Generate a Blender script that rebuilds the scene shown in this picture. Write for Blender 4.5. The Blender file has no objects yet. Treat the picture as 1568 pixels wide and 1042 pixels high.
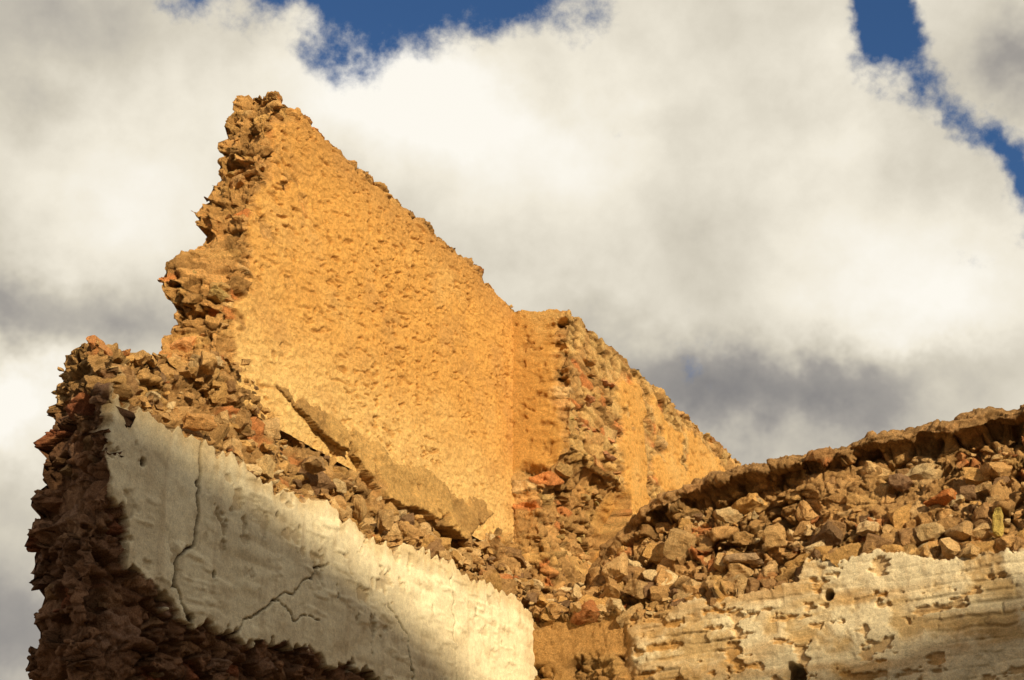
import bpy, math, numpy as np, bmesh
from mathutils import Vector
rng=np.random.default_rng(11)
scene=bpy.context.scene
scene.view_settings.view_transform='Standard'
scene.view_settings.look='None'
scene.view_settings.exposure=0

# ------------------------------------------------------------------ noise
def H(i,j,k,seed):
    x=(i*374761393+j*668265263+k*1103515245+seed*1274126177)&0xffffffff
    x=((x^(x>>13))*1274126177)&0xffffffff
    x=((x^(x>>15))*668265263)&0xffffffff
    x=x^(x>>16)
    return x/4294967296.0
def vn(P,seed=0):
    f=np.floor(P);t=P-f;i=f.astype(np.int64);t=t*t*(3-2*t)
    r=0
    for a in (0,1):
        wa=t[:,0] if a else 1-t[:,0]
        for b in (0,1):
            wb=t[:,1] if b else 1-t[:,1]
            for c in (0,1):
                wc=t[:,2] if c else 1-t[:,2]
                r=r+wa*wb*wc*H(i[:,0]+a,i[:,1]+b,i[:,2]+c,seed)
    return r*2-1
def fbm(P,o=4,seed=0,g=.5):
    r=0;a=1;n=0
    for q in range(o):
        r=r+a*vn(P*(2.03**q)+q*17.3,seed+q);n+=a;a*=g
    return r/n
def worley(P,seed=0,jit=.9):
    f=np.floor(P);i0=f.astype(np.int64);n=len(P)
    F1=np.full(n,9.);F2=np.full(n,9.);ID=np.zeros(n);D=np.zeros((n,3))
    for a in (-1,0,1):
        for b in (-1,0,1):
            for c in (-1,0,1):
                i=i0[:,0]+a;j=i0[:,1]+b;k=i0[:,2]+c
                q=np.stack([i+.5+(H(i,j,k,seed)-.5)*jit,j+.5+(H(i,j,k,seed+1)-.5)*jit,k+.5+(H(i,j,k,seed+2)-.5)*jit],1)
                d=P-q;L=np.sqrt((d*d).sum(1))
                m=L<F1
                F2=np.where(m,F1,np.minimum(F2,L))
                F1=np.where(m,L,F1);ID=np.where(m,H(i,j,k,seed+3),ID);D[m]=d[m]
    return F1,F2,ID,D
def ss(a,b,x):
    t=np.clip((x-a)/(b-a),0,1);return t*t*(3-2*t)
def stones(P,size,seed,flat=1.7):
    sc=np.array([1/size,1/size,flat/size])
    w=np.stack([vn(P*3.1/size*.5,seed+50),vn(P*2.9/size*.5,seed+51),vn(P*3/size*.5,seed+52)],1)*.25
    F1,F2,ID,D=worley(P*sc+w,seed)
    a=ID*97.3%1;b=ID*57.7%1;c=ID*31.1%1
    tilt=D[:,0]*(a-.5)*2.0+D[:,1]*(b-.5)*2.0+D[:,2]*(c-.5)*2.0
    gap=1-ss(.0,.18,F2-F1)
    return (ID*2-1)*.8+tilt-gap*.8*ss(.1,.7,a),gap,ID
def rubble_relief(p,seed,size=.2,flat=1.7,amp=1.,fine=1.):
    """mud-bound rubble: broken stone of several sizes in earth mortar"""
    st,gap,ID=stones(p,size,seed,flat);st2,g2,ID2=stones(p+3,size*.45,seed+10,flat)
    mud=ss(-.2,.3,fbm(p/.3,3,seed+30))
    cav=ss(.22,.45,fbm(p/.17,3,seed+36,.55))
    d=amp*((.075*st)*(1-.65*mud)+fine*(.032*st2)*(1-.6*mud)+.045*fbm(p/.22,4,seed+33,.55)+.008*fbm(p/.04,2,seed+38)-.07*fine*cav)
    return d,np.maximum(gap*(1-.6*mud),cav),ID,ID2,mud

C=np.array([.17,14.0,0.])
def hd(a): a=math.radians(a);return np.array([math.sin(a),math.cos(a),0.])
FL=(C,hd(27),hd(117))
FR=(C,hd(123),hd(213))
def toworld(F,s,n,z):
    return F[0][None,:]+F[1][None,:]*s[:,None]+F[2][None,:]*n[:,None]+np.array([0,0,1.])[None,:]*z[:,None]

def mesh_from(name,V,Q,col,mat,smooth=True):
    me=bpy.data.meshes.new(name);k=Q.shape[1]
    me.vertices.add(len(V));me.vertices.foreach_set('co',V.astype(np.float32).ravel())
    me.loops.add(Q.size);me.loops.foreach_set('vertex_index',Q.astype(np.int32).ravel())
    me.polygons.add(len(Q));me.polygons.foreach_set('loop_start',np.arange(0,Q.size,k,dtype=np.int32))
    me.polygons.foreach_set('loop_total',np.full(len(Q),k,dtype=np.int32))
    me.update(calc_edges=True);me.validate()
    me.polygons.foreach_set('use_smooth',np.full(len(me.polygons),smooth))
    ca=me.color_attributes.new('Col','FLOAT_COLOR','POINT')
    ca.data.foreach_set('color',col.astype(np.float32).ravel())
    me.materials.append(mat)
    ob=bpy.data.objects.new(name,me);scene.collection.objects.link(ob)
    return ob

def slab(name,F,U,V,W,mapfn,dispfn,mat,faces='FLTRB'):
    nu,nv,nw=len(U),len(V),len(W)
    quads=[]
    def grid(ia,ja,fn,out):
        A,B=np.meshgrid(ia,ja,indexing='ij')
        K=fn(A,B)
        q=np.stack([K[:-1,:-1],K[1:,:-1],K[1:,1:],K[:-1,1:]],-1).reshape(-1,4)
        quads.append((q,out))
    key=lambda i,j,k:(i*nv+j)*nw+k
    I=np.arange(nu);J=np.arange(nv);K=np.arange(nw)
    st=lambda n,m:np.unique(np.append(np.arange(0,n,m),n-1))
    if 'F' in faces: grid(I,J,lambda a,b:key(a,b,nw-1),F[2])
    if 'B' in faces: grid(st(nu,6),st(nv,6),lambda a,b:key(a,b,0),-F[2])
    if 'L' in faces: grid(J,K,lambda a,b:key(0,a,b),-F[1])
    if 'R' in faces: grid(J,K,lambda a,b:key(nu-1,a,b),F[1])
    if 'T' in faces: grid(I,K,lambda a,b:key(a,nv-1,b),np.array([0,0,1.]))
    allq=np.concatenate([q for q,_ in quads]);uk,inv=np.unique(allq,return_inverse=True);inv=inv.reshape(-1,4)
    i=uk//(nv*nw);j=(uk//nw)%nv;k=uk%nw
    s,n,z=mapfn(U[i],V[j],W[k])
    P=toworld(F,s,n,z)
    off=0;out=[]
    for q,o in quads:
        Q=inv[off:off+len(q)];off+=len(q)
        nn=np.cross(P[Q[:,2]]-P[Q[:,0]],P[Q[:,3]]-P[Q[:,1]])
        if (nn@o).sum()<0:Q=Q[:,::-1]
        out.append(Q)
    Q=np.concatenate(out)
    nn=np.cross(P[Q[:,2]]-P[Q[:,0]],P[Q[:,3]]-P[Q[:,1]])
    N=np.zeros_like(P)
    for c in range(4):
        for d in range(3): N[:,d]+=np.bincount(Q[:,c],nn[:,d],len(P))
    N/=np.linalg.norm(N,axis=1)[:,None]+1e-9
    # relax the displacement directions so that steps do not turn into spikes
    for it_ in range(6):
        S_=np.zeros_like(N)
        for c in range(4):
            for d in range(3): S_[:,d]+=np.bincount(Q[:,c],N[Q[:,(c+1)%4],d]+N[Q[:,(c+3)%4],d],len(P))
        N=N*.3+S_*.25
        N/=np.linalg.norm(N,axis=1)[:,None]+1e-9
    loc=np.stack([s,n,z],1)
    nl=np.stack([N@F[1],N@F[2],N[:,2]],1)
    d,col=dispfn(loc,nl)
    P=P+N*d[:,None]
    return mesh_from(name,P,Q,col,mat)

# ------------------------------------------------------------------ materials
def nt(m): m.use_nodes=True;m.node_tree.nodes.clear();return m.node_tree
def masonry(name,bump=1.0):
    m=bpy.data.materials.new(name);t=nt(m);N=t.nodes;L=t.links
    out=N.new('ShaderNodeOutputMaterial');bs=N.new('ShaderNodeBsdfPrincipled');L.new(bs.outputs[0],out.inputs[0])
    bs.inputs['Roughness'].default_value=.95;bs.inputs['Specular IOR Level'].default_value=.1
    at=N.new('ShaderNodeAttribute');at.attribute_name='Col'
    tc=N.new('ShaderNodeTexCoord')
    def noise(sc,det,rough=.6):
        n=N.new('ShaderNodeTexNoise');n.inputs['Scale'].default_value=sc;n.inputs['Detail'].default_value=det;n.inputs['Roughness'].default_value=rough
        L.new(tc.outputs['Object'],n.inputs['Vector']);return n.outputs[0]
    def mr(src,a,b,c,d):
        r=N.new('ShaderNodeMapRange');L.new(src,r.inputs[0])
        for q,v in zip((1,2,3,4),(a,b,c,d)): r.inputs[q].default_value=v
        return r.outputs[0]
    def math_(op,a,b):
        r=N.new('ShaderNodeMath');r.operation=op
        for q,v in ((0,a),(1,b)):
            if isinstance(v,float): r.inputs[q].default_value=v
            else: L.new(v,r.inputs[q])
        return r.outputs[0]
    n2=noise(24,4,.75);n3=noise(95,3,.8)
    v=math_('MULTIPLY',mr(n2,.3,.7,.72,1.32),mr(n3,.28,.72,.64,1.40))
    # plaster (alpha near 1) is more even in tone than bare rubble
    v=math_('ADD',1.0,math_('MULTIPLY',math_('SUBTRACT',v,1.0),mr(at.outputs['Alpha'],0,1,1.,.5)))
    mx=N.new('ShaderNodeVectorMath');mx.operation='SCALE';L.new(at.outputs['Color'],mx.inputs[0]);L.new(v,mx.inputs['Scale'])
    L.new(mx.outputs[0],bs.inputs['Base Color'])
    h=math_('ADD',math_('MULTIPLY',n2,.6),math_('MULTIPLY',n3,.5))
    k=mr(at.outputs['Alpha'],0,1,1.0*bump,.25*bump)
    bp=N.new('ShaderNodeBump');bp.inputs['Distance'].default_value=.05
    L.new(h,bp.inputs['Height']);L.new(k,bp.inputs['Strength']);L.new(bp.outputs[0],bs.inputs['Normal'])
    return m
M=masonry('old_masonry');MR=masonry('rubble_stone',.9)

def mixc(a,b,t): return a*(1-t[:,None])+b*t[:,None]
def c3(*a): return np.array(a)[None,:]
ORANGE=c3(.76,.41,.12);PALEOR=c3(.86,.59,.25);CORE=c3(.55,.325,.135);DARK=c3(.12,.08,.05)
BROWN=c3(.31,.165,.095);WHITE=c3(.87,.78,.57)
def stonecol(ID,gap,base=CORE):
    a=(ID*7.13)%1;b=(ID*13.7)%1
    c=base*(.7+.6*a[:,None])
    c=mixc(c,base*np.array([1.3,1.4,1.35]),ss(.6,.9,b)*.8);c=mixc(c,base*np.array([1.4,1.7,2.2]),ss(.9,.97,a)*.7)
    c=mixc(c,base*np.array([1.1,.65,.55]),ss(.92,.95,b)*.8);c=mixc(c,base*.36,gap*.65)
    return c
def rgba(c,a): return np.concatenate([c,a[:,None]],1)

def polyd(s,z,pts,w=.03,seed=9):
    P=np.stack([s,z,0*s],1)
    s2=s+fbm(P/.12,3,seed)*w;z2=z+fbm(P/.12+9,3,seed+4)*w
    d=np.full(len(s),9.)
    for (a,b),(c,e) in zip(pts[:-1],pts[1:]):
        vx,vy=c-a,e-b;t=np.clip(((s2-a)*vx+(z2-b)*vy)/(vx*vx+vy*vy),0,1)
        d=np.minimum(d,np.hypot(s2-a-t*vx,z2-b-t*vy))
    return d
def itp(x,pts): p=np.array(pts);return np.interp(x,p[:,0],p[:,1])
def s3(s): return np.stack([s,0*s,0*s],1)

# ------------------------------------------------------------------ wall 1: plastered lower wall
def lip(s): return itp(s,[(-9,7),(-4.2,6.4),(-3.8,6.12),(-3.3,6.0),(-2.7,5.92),(-2.3,5.68),(-1.6,5.76),(-.8,5.68),(-.5,5.9),(0,6.2),(3,7)])+.10*fbm(s3(s)/.4,5,33,.6)
def ptop(s): return 5.18+.13*fbm(s3(s)/.28,4,3)+.05*vn(s3(s)/.05,8)
def Lprof(s,z):
    pt=ptop(s)
    base=np.interp(z,[5.0,5.12,5.22,5.5,5.8,6.1,6.3],[-.03,-.03,-.12,-.22,-.32,-.40,-.45])
    base=base+.17*fbm(np.stack([s/.45,z/.35,0*s],1),3,37)*ss(5.15,5.4,z)
    n=np.where(z>pt,base,0.)
    l=lip(s)
    n=n-.10*ss(.35,.0,l-z)*(z>5.35)*(z<l)
    ln=-.40+(6.25-z)*.25+.05*fbm(np.stack([s/.25,z/.2,0*s],1),4,38)
    t=ss(-.012,.012,z-l)
    return n*(1-t)+ln*t
def L_top(s): return itp(s,[(-6.3,5.60),(-5.95,5.72),(-5.5,5.87),(-5.0,6.02),(-4.6,6.2),(2,6.25)])+.06*fbm(s3(s)/.3,4,39)
def Lmap(u,v,w):
    sl=-6.14+.39*.9*(1-w)+.14*fbm(np.stack([v,w,0*v],1)/.4,3,77)+.05*fbm(np.stack([v/.12,w*2,0*v],1),2,78)+.26*ss(4.6,3.4,v)*(1-.6*w)
    s=sl+(1.2-sl)*u
    z=v*L_top(s)/6.25
    n=Lprof(s,z)*w+(1-w)*(-.9)
    return s,n,z
def zb(s): return itp(s,[(-6.2,4.72),(-5.95,4.55),(-5.84,4.45),(-5.8,4.1),(-5.4,4.03),(-4.8,3.93),(-2.8,3.93),(-2.3,3.75),(2,3.6)])
cracks=[[(-5.16,5.23),(-5.17,4.88),(-5.14,4.47),(-5.33,4.28),(-5.32,4.1),(-5.1,3.95)],
        [(-3.55,4.75),(-3.8,4.55),(-4.15,4.28),(-4.55,4.05),(-4.6,3.9)],
        [(-2.6,4.62),(-2.3,4.4),(-2.2,4.1),(-2.2,3.8)],[(-1.6,5.2),(-1.5,4.7),(-1.5,4.2),(-1.52,3.9)],[(-4.15,4.28),(-3.95,4.2),(-3.6,4.25)]]
pits=[(-4.25,4.92,.022),(-3.95,4.90,.02),(-5.75,4.85,.03),(-2.9,4.45,.02),(-1.1,4.9,.025),(-.6,4.7,.02),(-4.9,4.3,.025),(-3.4,4.5,.02),(-1.9,4.75,.02)]
def Ldisp(p,nl):
    s,n,z=p.T
    rd,gap,ID,ID2,mud=rubble_relief(p,5,.22,1.8)
    front=ss(.5,.8,nl[:,1])*ss(-6.16,-6.08,s+.06*fbm(p/.15,2,4))
    wob=.15*fbm(p/.30,5,21,.62)+.04*vn(p/.05,23)
    pl=front*ss(-.005,.012,z-zb(s)-wob*1.2)*ss(.0,.012,ptop(s)-z)
    lipm=np.where(nl[:,1]>.0,ss(-.01,.01,z-lip(s)),0.)*ss(.45,.25,fbm(p/.2,4,44))
    smooth=np.maximum(pl,lipm)
    big=fbm(p/.7,3,41)*.035
    zc=z+.04*fbm(p/.5,2,61)
    course=np.abs(np.sin(zc*math.pi/.14))
    lump=ss(.1,.45,fbm(np.stack([s/.2,n,z/.06],1),3,65))*ss(-.2,.3,fbm(p/.5,2,66))
    plast=big+.003*fbm(p/.06,3,45,.6)+.010*course*ss(-.1,.4,fbm(p/.5,3,64))+.012*fbm(np.stack([s/.25,n,z/.12],1),3,46)+.014*lump
    d=plast*smooth+(-.05+rd+big)*(1-smooth)+lipm*(.04*fbm(p/.09,4,47,.6))
    chips=ss(.30,.36,fbm(p/.11+7,4,81,.6)*1.3)*pl*ss(-.1,.4,fbm(p/.6,2,83))
    d-=chips*.02
    cr=np.zeros(len(s))
    for c,wd in zip(cracks,(.018,.010,.008,.008,.007)):
        cr=np.maximum(cr,ss(wd,wd*.3,polyd(s,z,c,.07)))
    for a,b,r in pits: cr=np.maximum(cr,ss(r,r*.6,np.hypot(s-a,(z-b)*.8)))
    cr*=pl;d-=cr*.04
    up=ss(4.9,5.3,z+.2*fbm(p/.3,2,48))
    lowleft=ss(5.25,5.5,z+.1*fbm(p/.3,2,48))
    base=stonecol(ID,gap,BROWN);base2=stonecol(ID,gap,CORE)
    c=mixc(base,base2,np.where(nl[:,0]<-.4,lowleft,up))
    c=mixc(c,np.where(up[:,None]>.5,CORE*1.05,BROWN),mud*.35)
    dn=fbm(p/.4,4,91)
    wc=mixc(np.repeat(WHITE,len(s),0),c3(.66,.56,.39),ss(-.1,.5,dn)*.5)
    str_=fbm(np.stack([s/.06,n,z/.6],1),3,95)
    wc=mixc(wc,c3(.50,.38,.24),ss(.1,.6,str_)*.28)
    wc=mixc(wc,c3(.47,.35,.2),ss(.2,.5,fbm(p/.12,4,96))*.35)
    wc=mixc(wc,c3(.58,.41,.2),ss(.20,.0,ptop(s)-z+.12*dn)*.6)
    wc=mixc(wc,c3(.46,.35,.22),chips*.6)
    c=mixc(c,wc,pl)
    lc=mixc(np.repeat(ORANGE*.5+PALEOR*.5,len(s),0),c3(.58,.34,.13),ss(-.2,.4,fbm(p/.5,3,97)+ss(-2.3,-3.2,s)*.4)*.8)  # browner towards the near end: local shade on the lip painted into its colour
    c=mixc(c,lc*(.85+.3*dn[:,None]),lipm)
    c=mixc(c,np.repeat(DARK*.6,len(s),0),cr)
    return d,rgba(c,pl*.85)
U=np.linspace(0,1,650)
V=np.concatenate([np.linspace(0,3.1,25)[:-1],np.linspace(3.1,6.25,300)])
W=np.linspace(0,1,75)
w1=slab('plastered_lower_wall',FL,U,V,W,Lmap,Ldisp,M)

# ------------------------------------------------------------------ wall 2: tall gable remnant
GF=[(5.7,-4.6),(6.4,-4.62),(6.9,-4.5),(7.7,-4.4),(8.2,-4.32),(8.5,-4.3),(8.9,-4.12),(9.1,-4.05)]
GB=[(5.7,-4.85),(6.3,-4.72),(6.55,-4.66),(6.7,-4.84),(6.85,-4.81),(7.1,-4.66),(7.3,-4.44),(7.5,-4.54),(7.9,-4.24),(8.2,-4.34),(8.5,-4.22),(8.9,-4.00),(9.2,-3.98)]
def jag(z,w):
    zi=0*z.astype(np.int64)
    a=np.floor(z/.15+.5*H(np.floor(w*2.2).astype(np.int64),zi,zi,3)).astype(np.int64);b=np.floor(w*2.2+.37*a).astype(np.int64)
    a2=np.floor(z/.07).astype(np.int64);b2=np.floor(w*5+.41*a2).astype(np.int64)
    return .13*H(a,b,zi,5)+.04*H(a2,b2,zi,6)-.06
def Gmap(u,v,w):
    z=5.85+v*3.05
    sl=itp(z,GF)*w+itp(z,GB)*(1-w)-jag(z+.02*vn(np.stack([z/.1,w*6,0*z],1),1),w)*(1-.5*w)
    s=sl+(.5-sl)*u
    top=8.91+.2*(1-w)*ss(-3.2,-4.2,s)+.06*fbm(np.stack([s,w,0*s],1)/.4,5,12,.6)-.05*ss(-1,.4,s)
    z=5.85+v*(top-5.85)
    n=-.4*w-.85*(1-w)
    return s,n,z
def Gdisp(p,nl):
    s,n,z=p.T
    rd,gap,ID,ID2,mud=rubble_relief(p,105,.19,2.0,.8,.45)
    edge=s-itp(z,GF)+.30*fbm(p/.35,4,121,.6)
    topd=itp(s,[(-5,8.97),(-3,8.9),(.5,8.85)])-z+.05*fbm(p/.2,3,122)
    pl=ss(.3,.7,nl[:,1])*ss(.06,.16,edge)*ss(.0,.07,topd)
    hole=ss(.42,.55,fbm(p/.3+5,3,131)*1.2)*ss(1.2,.0,edge)
    pl=pl*(1-hole)
    big=fbm(p/.9,3,141)*.05
    w_=np.stack([vn(p/.2,171),0*s,vn(p/.2,172)],1)*.6
    dia=np.stack([(s+.2*z)/.10,n/.08,(z-.2*s)/.045],1)+w_
    r1=fbm(dia,4,142,.65);r2=fbm(p/.02,2,149)
    pit=ss(.15,.33,fbm(dia*1.1+30,3,145))
    area=.2+.8*ss(-.3,.35,fbm(p/.6,3,148)+.25*ss(6.6,8.,z)-.1)
    rough=.008*r1-.022*pit*area+.004*r2
    st4,g4,ID4=stones(p+11,.13,165,2.6)
    d=pl*(big+rough+.005*st4)+(1-pl)*(-.02+rd+big)
    dn=fbm(p/.6,4,151);fn=fbm(p/.05,3,152);pt_=fbm(p/.35+20,4,153,.6)
    oc=mixc(np.repeat(ORANGE,len(s),0),PALEOR,np.clip(ss(.35,-.7,z-6.9+.5*dn)*.8+ .3*ss(0,.6,dn),0,1))
    oc=mixc(oc,c3(.60,.33,.12),ss(.0,.5,pt_)*.55)
    oc=mixc(oc,c3(.46,.22,.06),np.clip(ss(-.05,.6,fn)*.3+.6*pit*area,0,1))
    oc=mixc(oc,c3(.50,.26,.09),ss(.6,.0,topd)*.6)
    sc=stonecol(ID,gap,c3(.66,.37,.14))
    sc=mixc(sc,np.repeat(c3(.70,.39,.14),len(s),0),mud*.5)
    return d,rgba(mixc(sc,oc,pl),pl*.4)
U=np.linspace(0,1,560);V=np.linspace(0,1,340);W=np.linspace(0,1,48)
w2=slab('gable_wall',FL,U,V,W,Gmap,Gdisp,M)

# ------------------------------------------------------------------ wall 3: stub and continuation behind the corner
def Pmap(u,v,w):
    z0=4.5+v*4.3
    s=.43+u*9.2+(.05*fbm(np.stack([z0*3,w,0*v],1)/.2,3,210)+.3*(jag(z0+3,w)))*(1-ss(0,.1,u))*ss(.5,.95,w)
    top=8.82-.16*w+.07*fbm(np.stack([s,w,0*s],1)/.35,4,212,.6)+itp(s,[(.4,0),(3,.06),(6,.12),(9,.1)])
    z=4.5+v*(top-4.5)
    nf=np.interp(z,[5.0,5.8,6.2,6.6,6.85,7.0],[.1,.0,-.12,-.05,.12,.3])
    nf=np.where(s>2.1,np.interp(z,[5,6.2,6.9],[.2,.25,.3]),nf)
    n=nf*w-.85*(1-w)
    return s,n,z
def Pdisp(p,nl):
    s,n,z=p.T
    rd,gap,ID,ID2,mud=rubble_relief(p,205,.34,3.0,.9,.7)
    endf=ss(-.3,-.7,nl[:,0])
    pe=endf*ss(.22,.08,n+.16*fbm(p/.2,3,221))*ss(6.75,6.85,z+.1*fbm(p/.2,2,2))
    pf=(1-endf)*ss(.3,.7,nl[:,1])*ss(1.85,2.0,s+.25*fbm(p/.3,3,223))*ss(.0,.1,8.5-z+.25*fbm(p/.3,3,226))*(1-ss(.25,.35,fbm(p/.4+3,3,229)))
    pf2=(1-endf)*ss(.3,.7,nl[:,1])*ss(-.1,.15,fbm(p/.25,3,225))*ss(6.9,7.1,z)*(1-pf)
    pl=np.clip(pe+pf,0,1)
    big=fbm(p/.7,3,241)*.03
    dia=np.stack([s/.12,n/.09,z/.06],1)
    pit=ss(.18,.34,fbm(dia+30,3,245))
    rough=.008*fbm(dia,4,242,.6)-.022*pit
    d=pl*(big+rough)+(1-pl)*(-.03+rd*(1-.3*pf2)+big)
    dn=fbm(p/.6,4,251)
    oc=mixc(np.repeat(ORANGE,len(s),0),PALEOR,ss(-.1,.5,dn)*.5)
    oc=mixc(oc,c3(.46,.22,.065),pit*.5)
    oc=oc*(1-.2*endf)[:,None]  # return face darkened in colour for its weaker sunlight
    sc=mixc(stonecol(ID,gap,c3(.66,.38,.15)),np.repeat(PALEOR,len(s),0),pf2*.6*(1-gap))
    return d,rgba(mixc(sc,oc,pl),pl*.35)
U=np.concatenate([np.linspace(0,.22,130)[:-1],np.linspace(.22,1,280)]);V=np.linspace(0,1,280);W=np.linspace(0,1,75)
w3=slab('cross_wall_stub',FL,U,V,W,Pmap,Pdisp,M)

# ------------------------------------------------------------------ wall 4: right wall
def rpt(s): return itp(s,[(-.5,5.1),(.2,5.1),(.8,5.0),(1.7,4.95),(2.5,5.0),(2.85,5.0),(2.95,5.2),(3.3,5.22),(3.8,5.1),(4.8,4.95),(9,4.95)])+.12*fbm(s3(s)/.3,5,303,.6)
def Rtop(s): return itp(s,[(-.5,5.3),(.3,5.5),(.6,5.85),(.95,6.08),(1.2,6.2),(1.75,6.30),(2.2,6.38),(3.3,6.38),(4.1,6.42),(5,6.45),(9,6.55)])+.05*fbm(s3(s)/.4,5,305,.55)
def Rmap(u,v,w):
    s=-.4+u*9.4
    rt=Rtop(s)
    z=v*rt/6.42
    pt=rpt(s)
    q=(z-pt)/(rt-pt+1e-6)
    qc=.86+.06*fbm(s3(s)/.25,5,307,.6)
    nf=np.interp(q,[0,.03,.2,.5,.80,.9],[-.04,-.12,-.20,-.32,-.42,-.49])+.17*fbm(np.stack([s/.4,z/.3,0*s],1),3,308)*ss(.03,.2,q)*ss(.85,.7,q)
    cn=-.24+.08*fbm(np.stack([s/.3,z/.15,0*s],1),4,309)-.16*ss(.92,1.,q)
    t=ss(-.015,.015,q-qc)*ss(.8,1.5,s)
    nf=nf*(1-t)+cn*t
    nf=np.where(z<pt,0.,nf)
    n=nf*w-.75*(1-w)
    return s,n,z
def Rdisp(p,nl):
    s,n,z=p.T
    rd,gap,ID,ID2,mud=rubble_relief(p,305,.24,1.6,1.2)
    rt=Rtop(s);pt=rpt(s);q=(z-pt)/(rt-pt+1e-6)
    fr=ss(.4,.7,nl[:,1])
    low=fr*ss(.0,.02,pt-z)
    cop=ss(.85,.875,q)
    ochre=ss(1.25,.95,s+.4*fbm(p/.3,4,311)+.3*(z-4.7))
    wn=fbm(np.stack([s/.6,n,z/.12],1),4,321)
    zc=z+.022*fbm(np.stack([s/.6,n,z/.5],1),2,322)+.010*vn(p/.10,329)
    row=np.floor(zc/.10);fr_=zc/.10-row;zi=0*row.astype(np.int64)
    hj=H(row.astype(np.int64),zi,zi,7)
    xs=s/.40+hj*5+.45*vn(np.stack([s/.3,n*0,row],1),323)+.06*vn(p/.05,333);xi=np.floor(xs);fx=xs-xi
    bid=H(row.astype(np.int64),xi.astype(np.int64),zi,17);bid2=(bid*17.3)%1
    ew=.10+.14*bid2
    joint=np.maximum(ss(1.3*ew,.2*ew,np.minimum(fr_,1-fr_)),ss(.08,.01,np.minimum(fx,1-fx))*ss(.4,.7,bid2)*1.)
    jm=ss(-.3,.1,fbm(p/.35,3,348))
    joint=joint*jm
    wash=ss(-.25,.3,wn+.3*vn(p/.7,324))
    thick=ss(-.2,.2,fbm(p/.35,5,326,.6)+.25*ss(.35,.1,pt-z)*(s>2.7))
    crs=(.020*(bid-.5)-.016*joint+.010*(fr_-.5)*(bid2-.3)*2)*(1-.7*thick)
    big=fbm(p/.8,3,341)*.035
    lost=ss(.24,.32,fbm(np.stack([s/.2,n,z/.10],1),4,345,.6))
    lowd=big+crs+.006*fbm(p/.07,4,342,.65)+.014*fbm(p/.18,3,347)+.014*thick-.03*lost
    ocd=-.07+big+.05*fbm(p/.15,4,343,.6)+.9*rd*ss(-.3,.2,fbm(p/.3,2,344))
    lowd=lowd*(1-ochre)+ocd*ochre
    rub=-.02+rd+big
    copd=.06*fbm(p/.16,5,351,.58)+rd*.3
    d=np.where(cop>.5,copd,rub);d=np.where(low>.5,lowd,d)
    hole=ss(.055,.04,np.hypot(s-3.12,z-4.86))+ss(.10,.07,np.hypot((s-2.74),(z-4.2)*.8)+.02*vn(p/.05,3))
    d-=np.clip(hole,0,1)*.22*low
    c=stonecol(ID,gap,c3(.56,.33,.14))
    c=mixc(c,np.repeat(c3(.60,.36,.155),len(s),0),mud*.45)
    c=mixc(c,c3(.40,.235,.105)*(.7+.6*(ID2*7%1))[:,None],cop*.85)
    dn=fbm(p/.35,4,361)
    wc=mixc(np.repeat(c3(.60,.43,.22),len(s),0),c3(.84,.74,.53),np.maximum(wash*.8,thick*.9))
    wc=wc*(1-.35*(joint*(1-thick)))[:,None]*(.92+.16*bid)[:,None]
    wc=mixc(wc,c3(.56,.33,.12),np.clip(ss(-.05,.45,fbm(np.stack([s/.7,n,z/.15],1)+40,4,363))*.65+.6*lost,0,1))
    wc=mixc(wc,c3(.48,.30,.14),ss(.3,.0,pt-z+.1*dn)*.5*(1-thick))
    wc=mixc(wc,c3(.44,.31,.18),ss(.1,.5,fbm(np.stack([s/.08,n,z/.5],1),3,365))*.3)
    oc=mixc(np.repeat(c3(.56,.315,.115),len(s),0)*(.75+.5*(dn[:,None]*.5+.5)),stonecol(ID,gap,c3(.48,.28,.115)),ss(-.3,.2,fbm(p/.3,2,344))*.8)
    wc=mixc(wc,oc,ochre)
    c=mixc(c,wc,low)
    c=mixc(c,np.repeat(DARK*.5,len(s),0),np.clip(hole,0,1)*low*.8)
    return d,rgba(c,low*.6*(1-ochre))
U=np.concatenate([np.linspace(0,.6,560)[:-1],np.linspace(.6,1,60)])
V=np.concatenate([np.linspace(0,3.8,25)[:-1],np.linspace(3.8,6.42,320)]);W=np.linspace(0,1,40)
w4=slab('broken_side_wall',FR,U,V,W,Rmap,Rdisp,M)

# ------------------------------------------------------------------ loose and embedded stones
def proto(cuts,seed):
    r=np.random.default_rng(seed)
    bm=bmesh.new();bmesh.ops.create_cube(bm,size=2);bmesh.ops.subdivide_edges(bm,edges=bm.edges[:],cuts=cuts,use_grid_fill=True)
    bmesh.ops.triangulate(bm,faces=bm.faces[:])
    V=np.array([v.co[:] for v in bm.verts]);Fc=np.array([[v.index for v in f.verts] for f in bm.faces]);bm.free()
    V=V*.85
    L=np.linalg.norm(V,axis=1)[:,None];V=V*(1-.18*(L-.85))
    V=V@(np.eye(3)+r.normal(size=(3,3))*.16)
    for q in range(r.integers(5,9)):
        m=r.normal(size=3);m/=np.linalg.norm(m);d=r.uniform(.5,.85)
        e=V@m-d;V=V-np.where(e>0,e,0)[:,None]*m*.95
    L=np.linalg.norm(V,axis=1)[:,None]
    V=V+V/L*(.16*fbm(V*1.6+seed,3,seed))[:,None]+.045*np.stack([vn(V*5+seed*3,1),vn(V*5+seed*5,2),vn(V*5,3)],1)
    return V,Fc
PR=[proto(4,100+i) for i in range(30)]
PB=[proto(8,300+i) for i in range(14)]
pal=[((.57,.34,.145),5),((.62,.37,.14),4),((.74,.56,.32),2.2),((.40,.235,.11),2.6),((.52,.21,.08),.7),((.27,.165,.09),1.1),((.67,.45,.22),3)]
pc=np.array([a for a,_ in pal]);pw=np.array([b for _,b in pal]);pw=pw/pw.sum()
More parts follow.
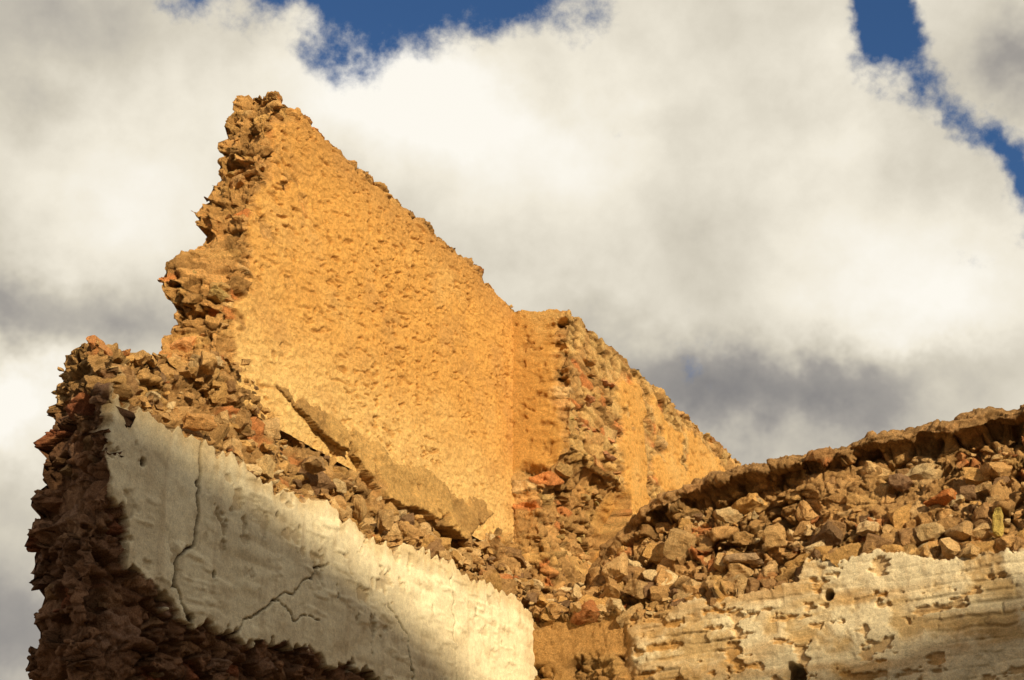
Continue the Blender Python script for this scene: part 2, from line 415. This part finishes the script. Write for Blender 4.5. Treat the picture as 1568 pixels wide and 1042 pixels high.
def stoneset(name,items,tint=1.0):
    VV=[];FF=[];CC=[];o=0
    for pos,sz,yaw,tx,ty,colr in items:
        V,Fc=(PB if max(sz)>.085 else PR)[rng.integers(14 if max(sz)>.085 else 30)]
        V=V*np.array(sz)[None,:]
        cx,sx=math.cos(tx),math.sin(tx);cy,sy=math.cos(ty),math.sin(ty);cz,sz_=math.cos(yaw),math.sin(yaw)
        R=np.array([[cz,-sz_,0],[sz_,cz,0],[0,0,1]])@np.array([[1,0,0],[0,cx,-sx],[0,sx,cx]])@np.array([[cy,0,sy],[0,1,0],[-sy,0,cy]])
        VV.append(V@R.T+np.array(pos)[None,:]);FF.append(Fc+o);o+=len(V)
        c=pc[rng.choice(len(pc),p=pw)]*rng.uniform(.75,1.15) if colr is None else np.array(colr)*rng.uniform(.85,1.15)
        CC.append(np.repeat(np.append(c*tint,0.)[None,:],len(V),0))
    V=np.concatenate(VV);Cc=np.concatenate(CC)
    V=V+.012*np.stack([vn(V/.05,921),vn(V/.05,922),vn(V/.05,923)],1)
    dust=ss(-.1,.4,fbm(V/.12,3,900))[:,None]*.5
    mean=np.where(Cc[:,0:1]<.34,np.array([[.31,.17,.095]]),np.array([[.59,.36,.155]]))
    Cc[:,:3]=Cc[:,:3]*(1-dust)+mean*dust
    return mesh_from(name,V,np.concatenate(FF),Cc,MR,False)
def W1(F,s,n,z): return F[0]+F[1]*s+F[2]*n+np.array([0,0,z])
def size(lo,hi,flat=(.5,.95)):
    a=lo*(hi/lo)**(rng.random()**1.7)
    return (a*rng.uniform(.85,1.45),a*rng.uniform(.75,1.1),a*rng.uniform(*flat))
A1=lambda a:rng.uniform(-a,a)
ar=lambda x:np.array([x])
it=[]
for q in range(380):
    s=rng.uniform(-6.1,.6);z=5.20+rng.random()**1.2*1.0
    if z>lip(ar(s))[0]-.06 or z>L_top(ar(s))[0]+.02: continue
    n=float(Lprof(ar(s),ar(max(z,5.26)))[0])
    sz=size(.02,.15)
    it.append((W1(FL,s,n-sz[0]*.5,z),sz,math.radians(63)+A1(.9),A1(.4),A1(.4),None))
for q in range(140):
    s=rng.uniform(-6.1,.1);sz=size(.015,.06)
    it.append((W1(FL,s,-.09-rng.random()*.06,5.18+.03*A1(1)+sz[2]*.3),sz,A1(3.2),A1(.4),A1(.4),None))
for q in range(30):
    s=rng.uniform(-6.1,-4.5);n=-rng.uniform(.15,.85);sz=size(.02,.10)
    it.append((W1(FL,s+.39*abs(n)*.6,n,float(L_top(ar(s))[0])-.07+A1(.02)),sz,A1(3.2),A1(.3),A1(.3),(.56,.34,.14)))
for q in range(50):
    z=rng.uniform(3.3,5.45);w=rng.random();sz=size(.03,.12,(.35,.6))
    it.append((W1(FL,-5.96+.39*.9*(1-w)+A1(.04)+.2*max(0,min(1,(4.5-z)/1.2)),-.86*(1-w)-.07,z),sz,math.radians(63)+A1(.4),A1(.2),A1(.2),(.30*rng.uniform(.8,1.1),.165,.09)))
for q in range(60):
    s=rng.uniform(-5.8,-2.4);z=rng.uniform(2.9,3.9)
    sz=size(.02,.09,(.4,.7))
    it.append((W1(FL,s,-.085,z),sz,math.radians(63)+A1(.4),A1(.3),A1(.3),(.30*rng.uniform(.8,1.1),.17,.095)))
for q in range(60):
    z=6.1+rng.random()*2.9;z=round(z/.085)*.085+A1(.01);w=rng.random()
    sl=float(itp(z,GF)*w+itp(z,GB)*(1-w));sz=size(.03,.13,(.35,.6))
    it.append((W1(FL,sl+.06+A1(.03),-.46*w-.81*(1-w),z),sz,math.radians(63)+A1(.5),A1(.12),A1(.12),(.66*rng.uniform(.8,1.15),.37,.145)))
for q in range(60):
    z=rng.uniform(5.6,6.9);s=rng.uniform(.45,1.9);sz=size(.03,.13,(.35,.7))
    nf=float(np.interp(z,[5.0,5.8,6.2,6.6,6.85,7.0],[.1,.0,-.12,-.05,.12,.3]))
    it.append((W1(FL,s,nf-.05,z),sz,math.radians(63)+A1(.5),A1(.2),A1(.2),(.60*rng.uniform(.8,1.1),.36,.15)))
for q in range(22):
    z=rng.uniform(7.0,8.5);s=rng.uniform(.5,1.9);sz=size(.05,.14,(.2,.35))
    it.append((W1(FL,s,.26-rng.random()*.03,z),sz,math.radians(63)+A1(.2),A1(.08),A1(.08),(.68*rng.uniform(.7,1.1),.39*rng.uniform(.7,1.1),.15)))
for q in range(280):
    s=rng.uniform(-.7,1.6);n=rng.uniform(-.4,.1);z=5.15+rng.random()*1.2
    lim=5.2+(-n)*1.7+.25*s+.08
    z=min(z,lim)
    if s<.1 and z<5.25: continue
    sz=size(.025,.17)
    it.append((W1(FL,s,n,z),sz,A1(3.2),A1(.5),A1(.5),None))
for q in range(660):
    s=rng.uniform(.0,8.5) if q%5==0 else rng.uniform(.0,5.2)
    pt=float(rpt(ar(s))[0]);rt=float(Rtop(ar(s))[0])
    q_=rng.random()**2.2*.72;z=pt+q_*(rt-pt)
    n=float(np.interp(q_,[0,.03,.2,.5,.80,.845],[-.06,-.12,-.19,-.31,-.41,-.43]))
    sz=size(.018,.16)
    emb=.5*sz[0] if q_>.25 else .1*sz[0]
    it.append((W1(FR,s,n-emb,z+.01),sz,math.radians(-33)+A1(.9),A1(.45),A1(.45),None))
rub=stoneset('rubble',it)

it=[]
for s,z,sz,col in [(3.49,5.44,(.12,.09,.09),(.70,.52,.30)),(3.0,5.35,(.10,.08,.06),(.70,.53,.31)),(4.15,5.62,(.15,.09,.05),(.52,.19,.06)),(4.63,5.30,(.05,.05,.14),(.58,.44,.13)),
                   (4.05,5.3,(.11,.09,.09),(.62,.44,.23)),(4.3,5.28,(.12,.1,.07),(.58,.38,.19)),(2.3,5.35,(.16,.09,.06),(.48,.33,.20)),(1.2,5.2,(.13,.1,.09),(.60,.39,.19)),(3.8,5.85,(.12,.1,.12),(.28,.17,.10)),
                   (2.6,5.55,(.14,.1,.12),(.58,.37,.17)),(1.6,5.6,(.15,.1,.12),(.58,.38,.18)),(.9,5.5,(.13,.1,.13),(.62,.41,.20))]:
    q=(z-5.05)/1.35;n=float(np.interp(q,[0,.03,.2,.5,.80],[-.04,-.06,-.12,-.22,-.36]))
    it.append((W1(FR,s,n,z),sz,A1(.4)+math.radians(-33),A1(.2),A1(.3),col))
for s,z,sz,col in [(-4.35,5.28,(.10,.08,.13),(.64,.44,.21)),(-3.0,5.35,(.08,.07,.14),(.56,.36,.16)),(-2.6,5.35,(.1,.07,.1),(.58,.38,.18)),(-5.1,5.4,(.12,.09,.06),(.60,.32,.12)),(-1.6,5.3,(.13,.09,.07),(.58,.38,.18)),(-3.6,5.55,(.14,.1,.1),(.46,.29,.14))]:
    n=float(np.interp(z,[5.0,5.12,5.22,5.5,5.8],[-.0,-.0,-.06,-.14,-.26]))
    it.append((W1(FL,s,n,z),sz,A1(.5)+math.radians(63),A1(.2),A1(.3),col))
rub2=stoneset('large_stones',it)

ruin=bpy.data.objects.new('ruined_stone_building',None);scene.collection.objects.link(ruin)
for o in (w1,w2,w3,w4,rub,rub2): o.parent=ruin

# ------------------------------------------------------------------ ground, and unseen ridge added to shade the lower walls
def earth(name,c1,c2):
    m=bpy.data.materials.new(name);t=nt(m);N=t.nodes;L=t.links
    out=N.new('ShaderNodeOutputMaterial');bs=N.new('ShaderNodeBsdfPrincipled');L.new(bs.outputs[0],out.inputs[0]);bs.inputs['Roughness'].default_value=1
    tc=N.new('ShaderNodeTexCoord');n=N.new('ShaderNodeTexNoise');n.inputs['Scale'].default_value=.4;n.inputs['Detail'].default_value=6;L.new(tc.outputs['Object'],n.inputs['Vector'])
    r=N.new('ShaderNodeValToRGB');r.color_ramp.elements[0].position=.35;r.color_ramp.elements[1].position=.65
    r.color_ramp.elements[0].color=(*c1,1);r.color_ramp.elements[1].color=(*c2,1);L.new(n.outputs[0],r.inputs[0]);L.new(r.outputs[0],bs.inputs['Base Color'])
    return m
g=np.linspace(-600,600,121);X,Y=np.meshgrid(g,g,indexing='ij')
Z=.15*fbm(np.stack([X.ravel()/9,Y.ravel()/9,0*X.ravel()],1),3,500).reshape(X.shape)
Vg=np.stack([X,Y,Z-.1],-1).reshape(-1,3);ii=np.arange(121*121).reshape(121,121)
Q=np.stack([ii[:-1,:-1],ii[1:,:-1],ii[1:,1:],ii[:-1,1:]],-1).reshape(-1,4)
mesh_from('ground',Vg,Q,np.ones((len(Vg),4)),earth('dry_earth',(.20,.14,.085),(.33,.24,.15)))
S=hd(155);T=np.array([-S[1],S[0],0])
if T[0]<0:T=-T
tanE=math.tan(math.radians(17))
D=52.
crest0=4.15+D*tanE
a=np.linspace(-70,70,281);b=np.linspace(-24,24,49);Aa,Bb=np.meshgrid(a,b,indexing='ij')
fa=Aa.ravel();fb=Bb.ravel()
crest=crest0+.5*fbm(np.stack([fa/4,0*fa,0*fa],1),3,600)-.5*ss(.3,2.5,fa)-.22*ss(-1.5,-4.5,fa)-np.maximum(0,np.abs(fa)-20)*.1  # crest dips shaped to place the shadow edge on the walls
prof=np.clip(1-np.abs(fb)/24,0,1)**1.1
Zh=(crest+.5)*prof-.5+ .5*fbm(np.stack([fa/3,fb/3,0*fa],1),3,610)*(1-ss(3,0,np.abs(fb)))*ss(24,16,np.abs(fb))
Ph=C[None,:]+S[None,:]*(D+fb)[:,None]+T[None,:]*fa[:,None];Ph[:,2]=Zh
ii=np.arange(281*49).reshape(281,49);Q=np.stack([ii[:-1,:-1],ii[1:,:-1],ii[1:,1:],ii[:-1,1:]],-1).reshape(-1,4)
nn=np.cross(Ph[Q[:,2]]-Ph[Q[:,0]],Ph[Q[:,3]]-Ph[Q[:,1]])
if nn[:,2].sum()<0:Q=Q[:,::-1]
mesh_from('shadow_hill',Ph,Q,np.ones((len(Ph),4)),earth('shadow_hill_scrub',(.10,.09,.045),(.25,.19,.11)))  # added behind the camera, out of view, to cast the soft wall shadow

# ------------------------------------------------------------------ sun
sd=bpy.data.lights.new('sun','SUN');sd.energy=5.0;sd.angle=math.radians(.6);sd.color=(1,.81,.50)
so=bpy.data.objects.new('sun',sd);scene.collection.objects.link(so)
e=math.radians(17);dirv=Vector((S[0]*math.cos(e),S[1]*math.cos(e),math.sin(e)))
so.rotation_euler=dirv.to_track_quat('Z','Y').to_euler();so.location=(10,-20,30)

# ------------------------------------------------------------------ sky
w=bpy.data.worlds.new('World');scene.world=w;w.use_nodes=True;t=w.node_tree;t.nodes.clear();N=t.nodes;L=t.links
w.cycles.sampling_method='MANUAL';w.cycles.sample_map_resolution=256
out=N.new('ShaderNodeOutputWorld');bg=N.new('ShaderNodeBackground');bg.inputs['Strength'].default_value=.1;L.new(bg.outputs[0],out.inputs[0])
sky=N.new('ShaderNodeTexSky');sky.sky_type='NISHITA';sky.sun_disc=False;sky.sun_elevation=e;sky.sun_rotation=math.radians(155)
tc=N.new('ShaderNodeTexCoord')
def m(op,a,b=None,c=None,clamp=False):
    r=N.new('ShaderNodeMath');r.operation=op;r.use_clamp=clamp
    for q,v in ((0,a),(1,b),(2,c)):
        if v is None: continue
        if isinstance(v,(float,int)): r.inputs[q].default_value=v
        else: L.new(v,r.inputs[q])
    return r.outputs[0]
sep=N.new('ShaderNodeSeparateXYZ');L.new(tc.outputs['Generated'],sep.inputs[0])
az=m('ARCTAN2',sep.outputs[0],sep.outputs[1]);el=m('ARCSINE',sep.outputs[2])
cmb=N.new('ShaderNodeCombineXYZ');L.new(az,cmb.inputs[0]);L.new(el,cmb.inputs[1])
def wn(sc,det,rough=.55,loc=(0,0,0)):
    mp=N.new('ShaderNodeMapping');mp.inputs['Location'].default_value=loc;L.new(tc.outputs['Generated'],mp.inputs[0])
    n=N.new('ShaderNodeTexNoise');n.inputs['Scale'].default_value=sc;n.inputs['Detail'].default_value=det;n.inputs['Roughness'].default_value=rough
    L.new(mp.outputs[0],n.inputs['Vector']);return n
wz=wn(9,5,.62)
off=N.new('ShaderNodeVectorMath');off.operation='SUBTRACT';L.new(wz.outputs['Color'],off.inputs[0]);off.inputs[1].default_value=(.5,.5,.5)
off2=N.new('ShaderNodeVectorMath');off2.operation='MULTIPLY';L.new(off.outputs[0],off2.inputs[0]);off2.inputs[1].default_value=(.12,.12,0)
wc=N.new('ShaderNodeVectorMath');wc.operation='ADD';L.new(cmb.outputs[0],wc.inputs[0]);L.new(off2.outputs[0],wc.inputs[1])
def blob(a,e_,ra,re,rot,amp):
    mp=N.new('ShaderNodeMapping');mp.vector_type='TEXTURE';mp.inputs['Location'].default_value=(a,e_,0);mp.inputs['Rotation'].default_value=(0,0,math.radians(rot));mp.inputs['Scale'].default_value=(ra,re,1)
    L.new(wc.outputs[0],mp.inputs[0])
    d=N.new('ShaderNodeVectorMath');d.operation='DOT_PRODUCT';L.new(mp.outputs[0],d.inputs[0]);L.new(mp.outputs[0],d.inputs[1])
    return m('MULTIPLY',m('POWER',.3679,d.outputs['Value']),amp)
def total(bl):
    r=None
    for b in bl:
        x=blob(*b);r=x if r is None else m('ADD',r,x)
    return r
holes=total([(-.21,.680,.09,.045,0,1.3),(-.05,.678,.15,.040,0,1.3),(-.12,.63,.08,.020,5,.55),(.305,.655,.030,.05,0,1.2),(.370,.575,.12,.022,-52,1.1),(.42,.50,.04,.035,-40,.9),(1.6,.7,.5,.3,0,1),(-1.8,.6,.6,.3,10,1)])
cn=wn(12,10,.67,(3,1,2))
dens=m('ADD',m('SUBTRACT',1.0,holes),m('MULTIPLY',m('SUBTRACT',cn.outputs[0],.5),2.7))
mask=N.new('ShaderNodeMapRange');mask.interpolation_type='SMOOTHSTEP';L.new(dens,mask.inputs[0]);mask.inputs[1].default_value=-.15;mask.inputs[2].default_value=.6
light=total([(-.18,.59,.10,.04,-8,.25),(-.09,.60,.09,.035,-15,.24),(.03,.57,.12,.05,-15,.28),(.0,.50,.12,.05,-20,.18),(.31,.46,.10,.05,0,.28),(.36,.42,.08,.04,0,.18),(-.38,.385,.05,.035,0,.45),(-.33,.53,.09,.04,0,.2),
             (.28,.57,.06,.06,-50,.26),(-.35,.44,.10,.025,0,-.38),(.15,.403,.13,.035,-8,-.46),(.28,.395,.11,.020,0,-.22),(.08,.45,.10,.03,-25,-.1),(-.36,.31,.06,.03,0,-.2),(-.34,.22,.06,.05,0,-.42),(.43,.60,.05,.03,0,-.4),(-.38,.62,.08,.04,0,-.2)])
bn=wn(6.5,9,.57,(7,3,1))
lum=m('ADD',m('ADD',.61,light),m('MULTIPLY',m('SUBTRACT',bn.outputs[0],.5),.95))
cr=N.new('ShaderNodeValToRGB');L.new(lum,cr.inputs[0]);E=cr.color_ramp.elements
E[0].position=0;E[0].color=(.20,.195,.20,1);E[1].position=1;E[1].color=(1,.96,.87,1)
for p_,c_ in ((.3,(.37,.345,.315,1)),(.55,(.65,.60,.495,1)),(.78,(.89,.83,.70,1))):
    x=E.new(p_);x.color=c_
# out-of-view cloud deck behind the camera dimmed to deepen the wall shadows
back=N.new('ShaderNodeMapRange');L.new(sep.outputs[1],back.inputs[0]);back.inputs[1].default_value=-.1;back.inputs[2].default_value=.6;back.inputs[3].default_value=6.8;back.inputs[4].default_value=9.9
sc=N.new('ShaderNodeVectorMath');sc.operation='SCALE';L.new(cr.outputs[0],sc.inputs[0]);L.new(back.outputs[0],sc.inputs['Scale'])
deep=N.new('ShaderNodeVectorMath');deep.operation='MULTIPLY';L.new(sky.outputs[0],deep.inputs[0]);deep.inputs[1].default_value=(.42,.66,.98)
mx=N.new('ShaderNodeMix');mx.data_type='RGBA';L.new(mask.outputs[0],mx.inputs[0]);L.new(deep.outputs[0],mx.inputs[6]);L.new(sc.outputs[0],mx.inputs[7])
L.new(mx.outputs[2],bg.inputs[0])

# ------------------------------------------------------------------ camera
cd=bpy.data.cameras.new('camera');cd.lens=50;cd.sensor_width=36;cd.clip_end=3000
co=bpy.data.objects.new('camera',cd);scene.collection.objects.link(co);co.location=(0,0,1.6);co.rotation_euler=(math.radians(115),0,0)
scene.camera=co
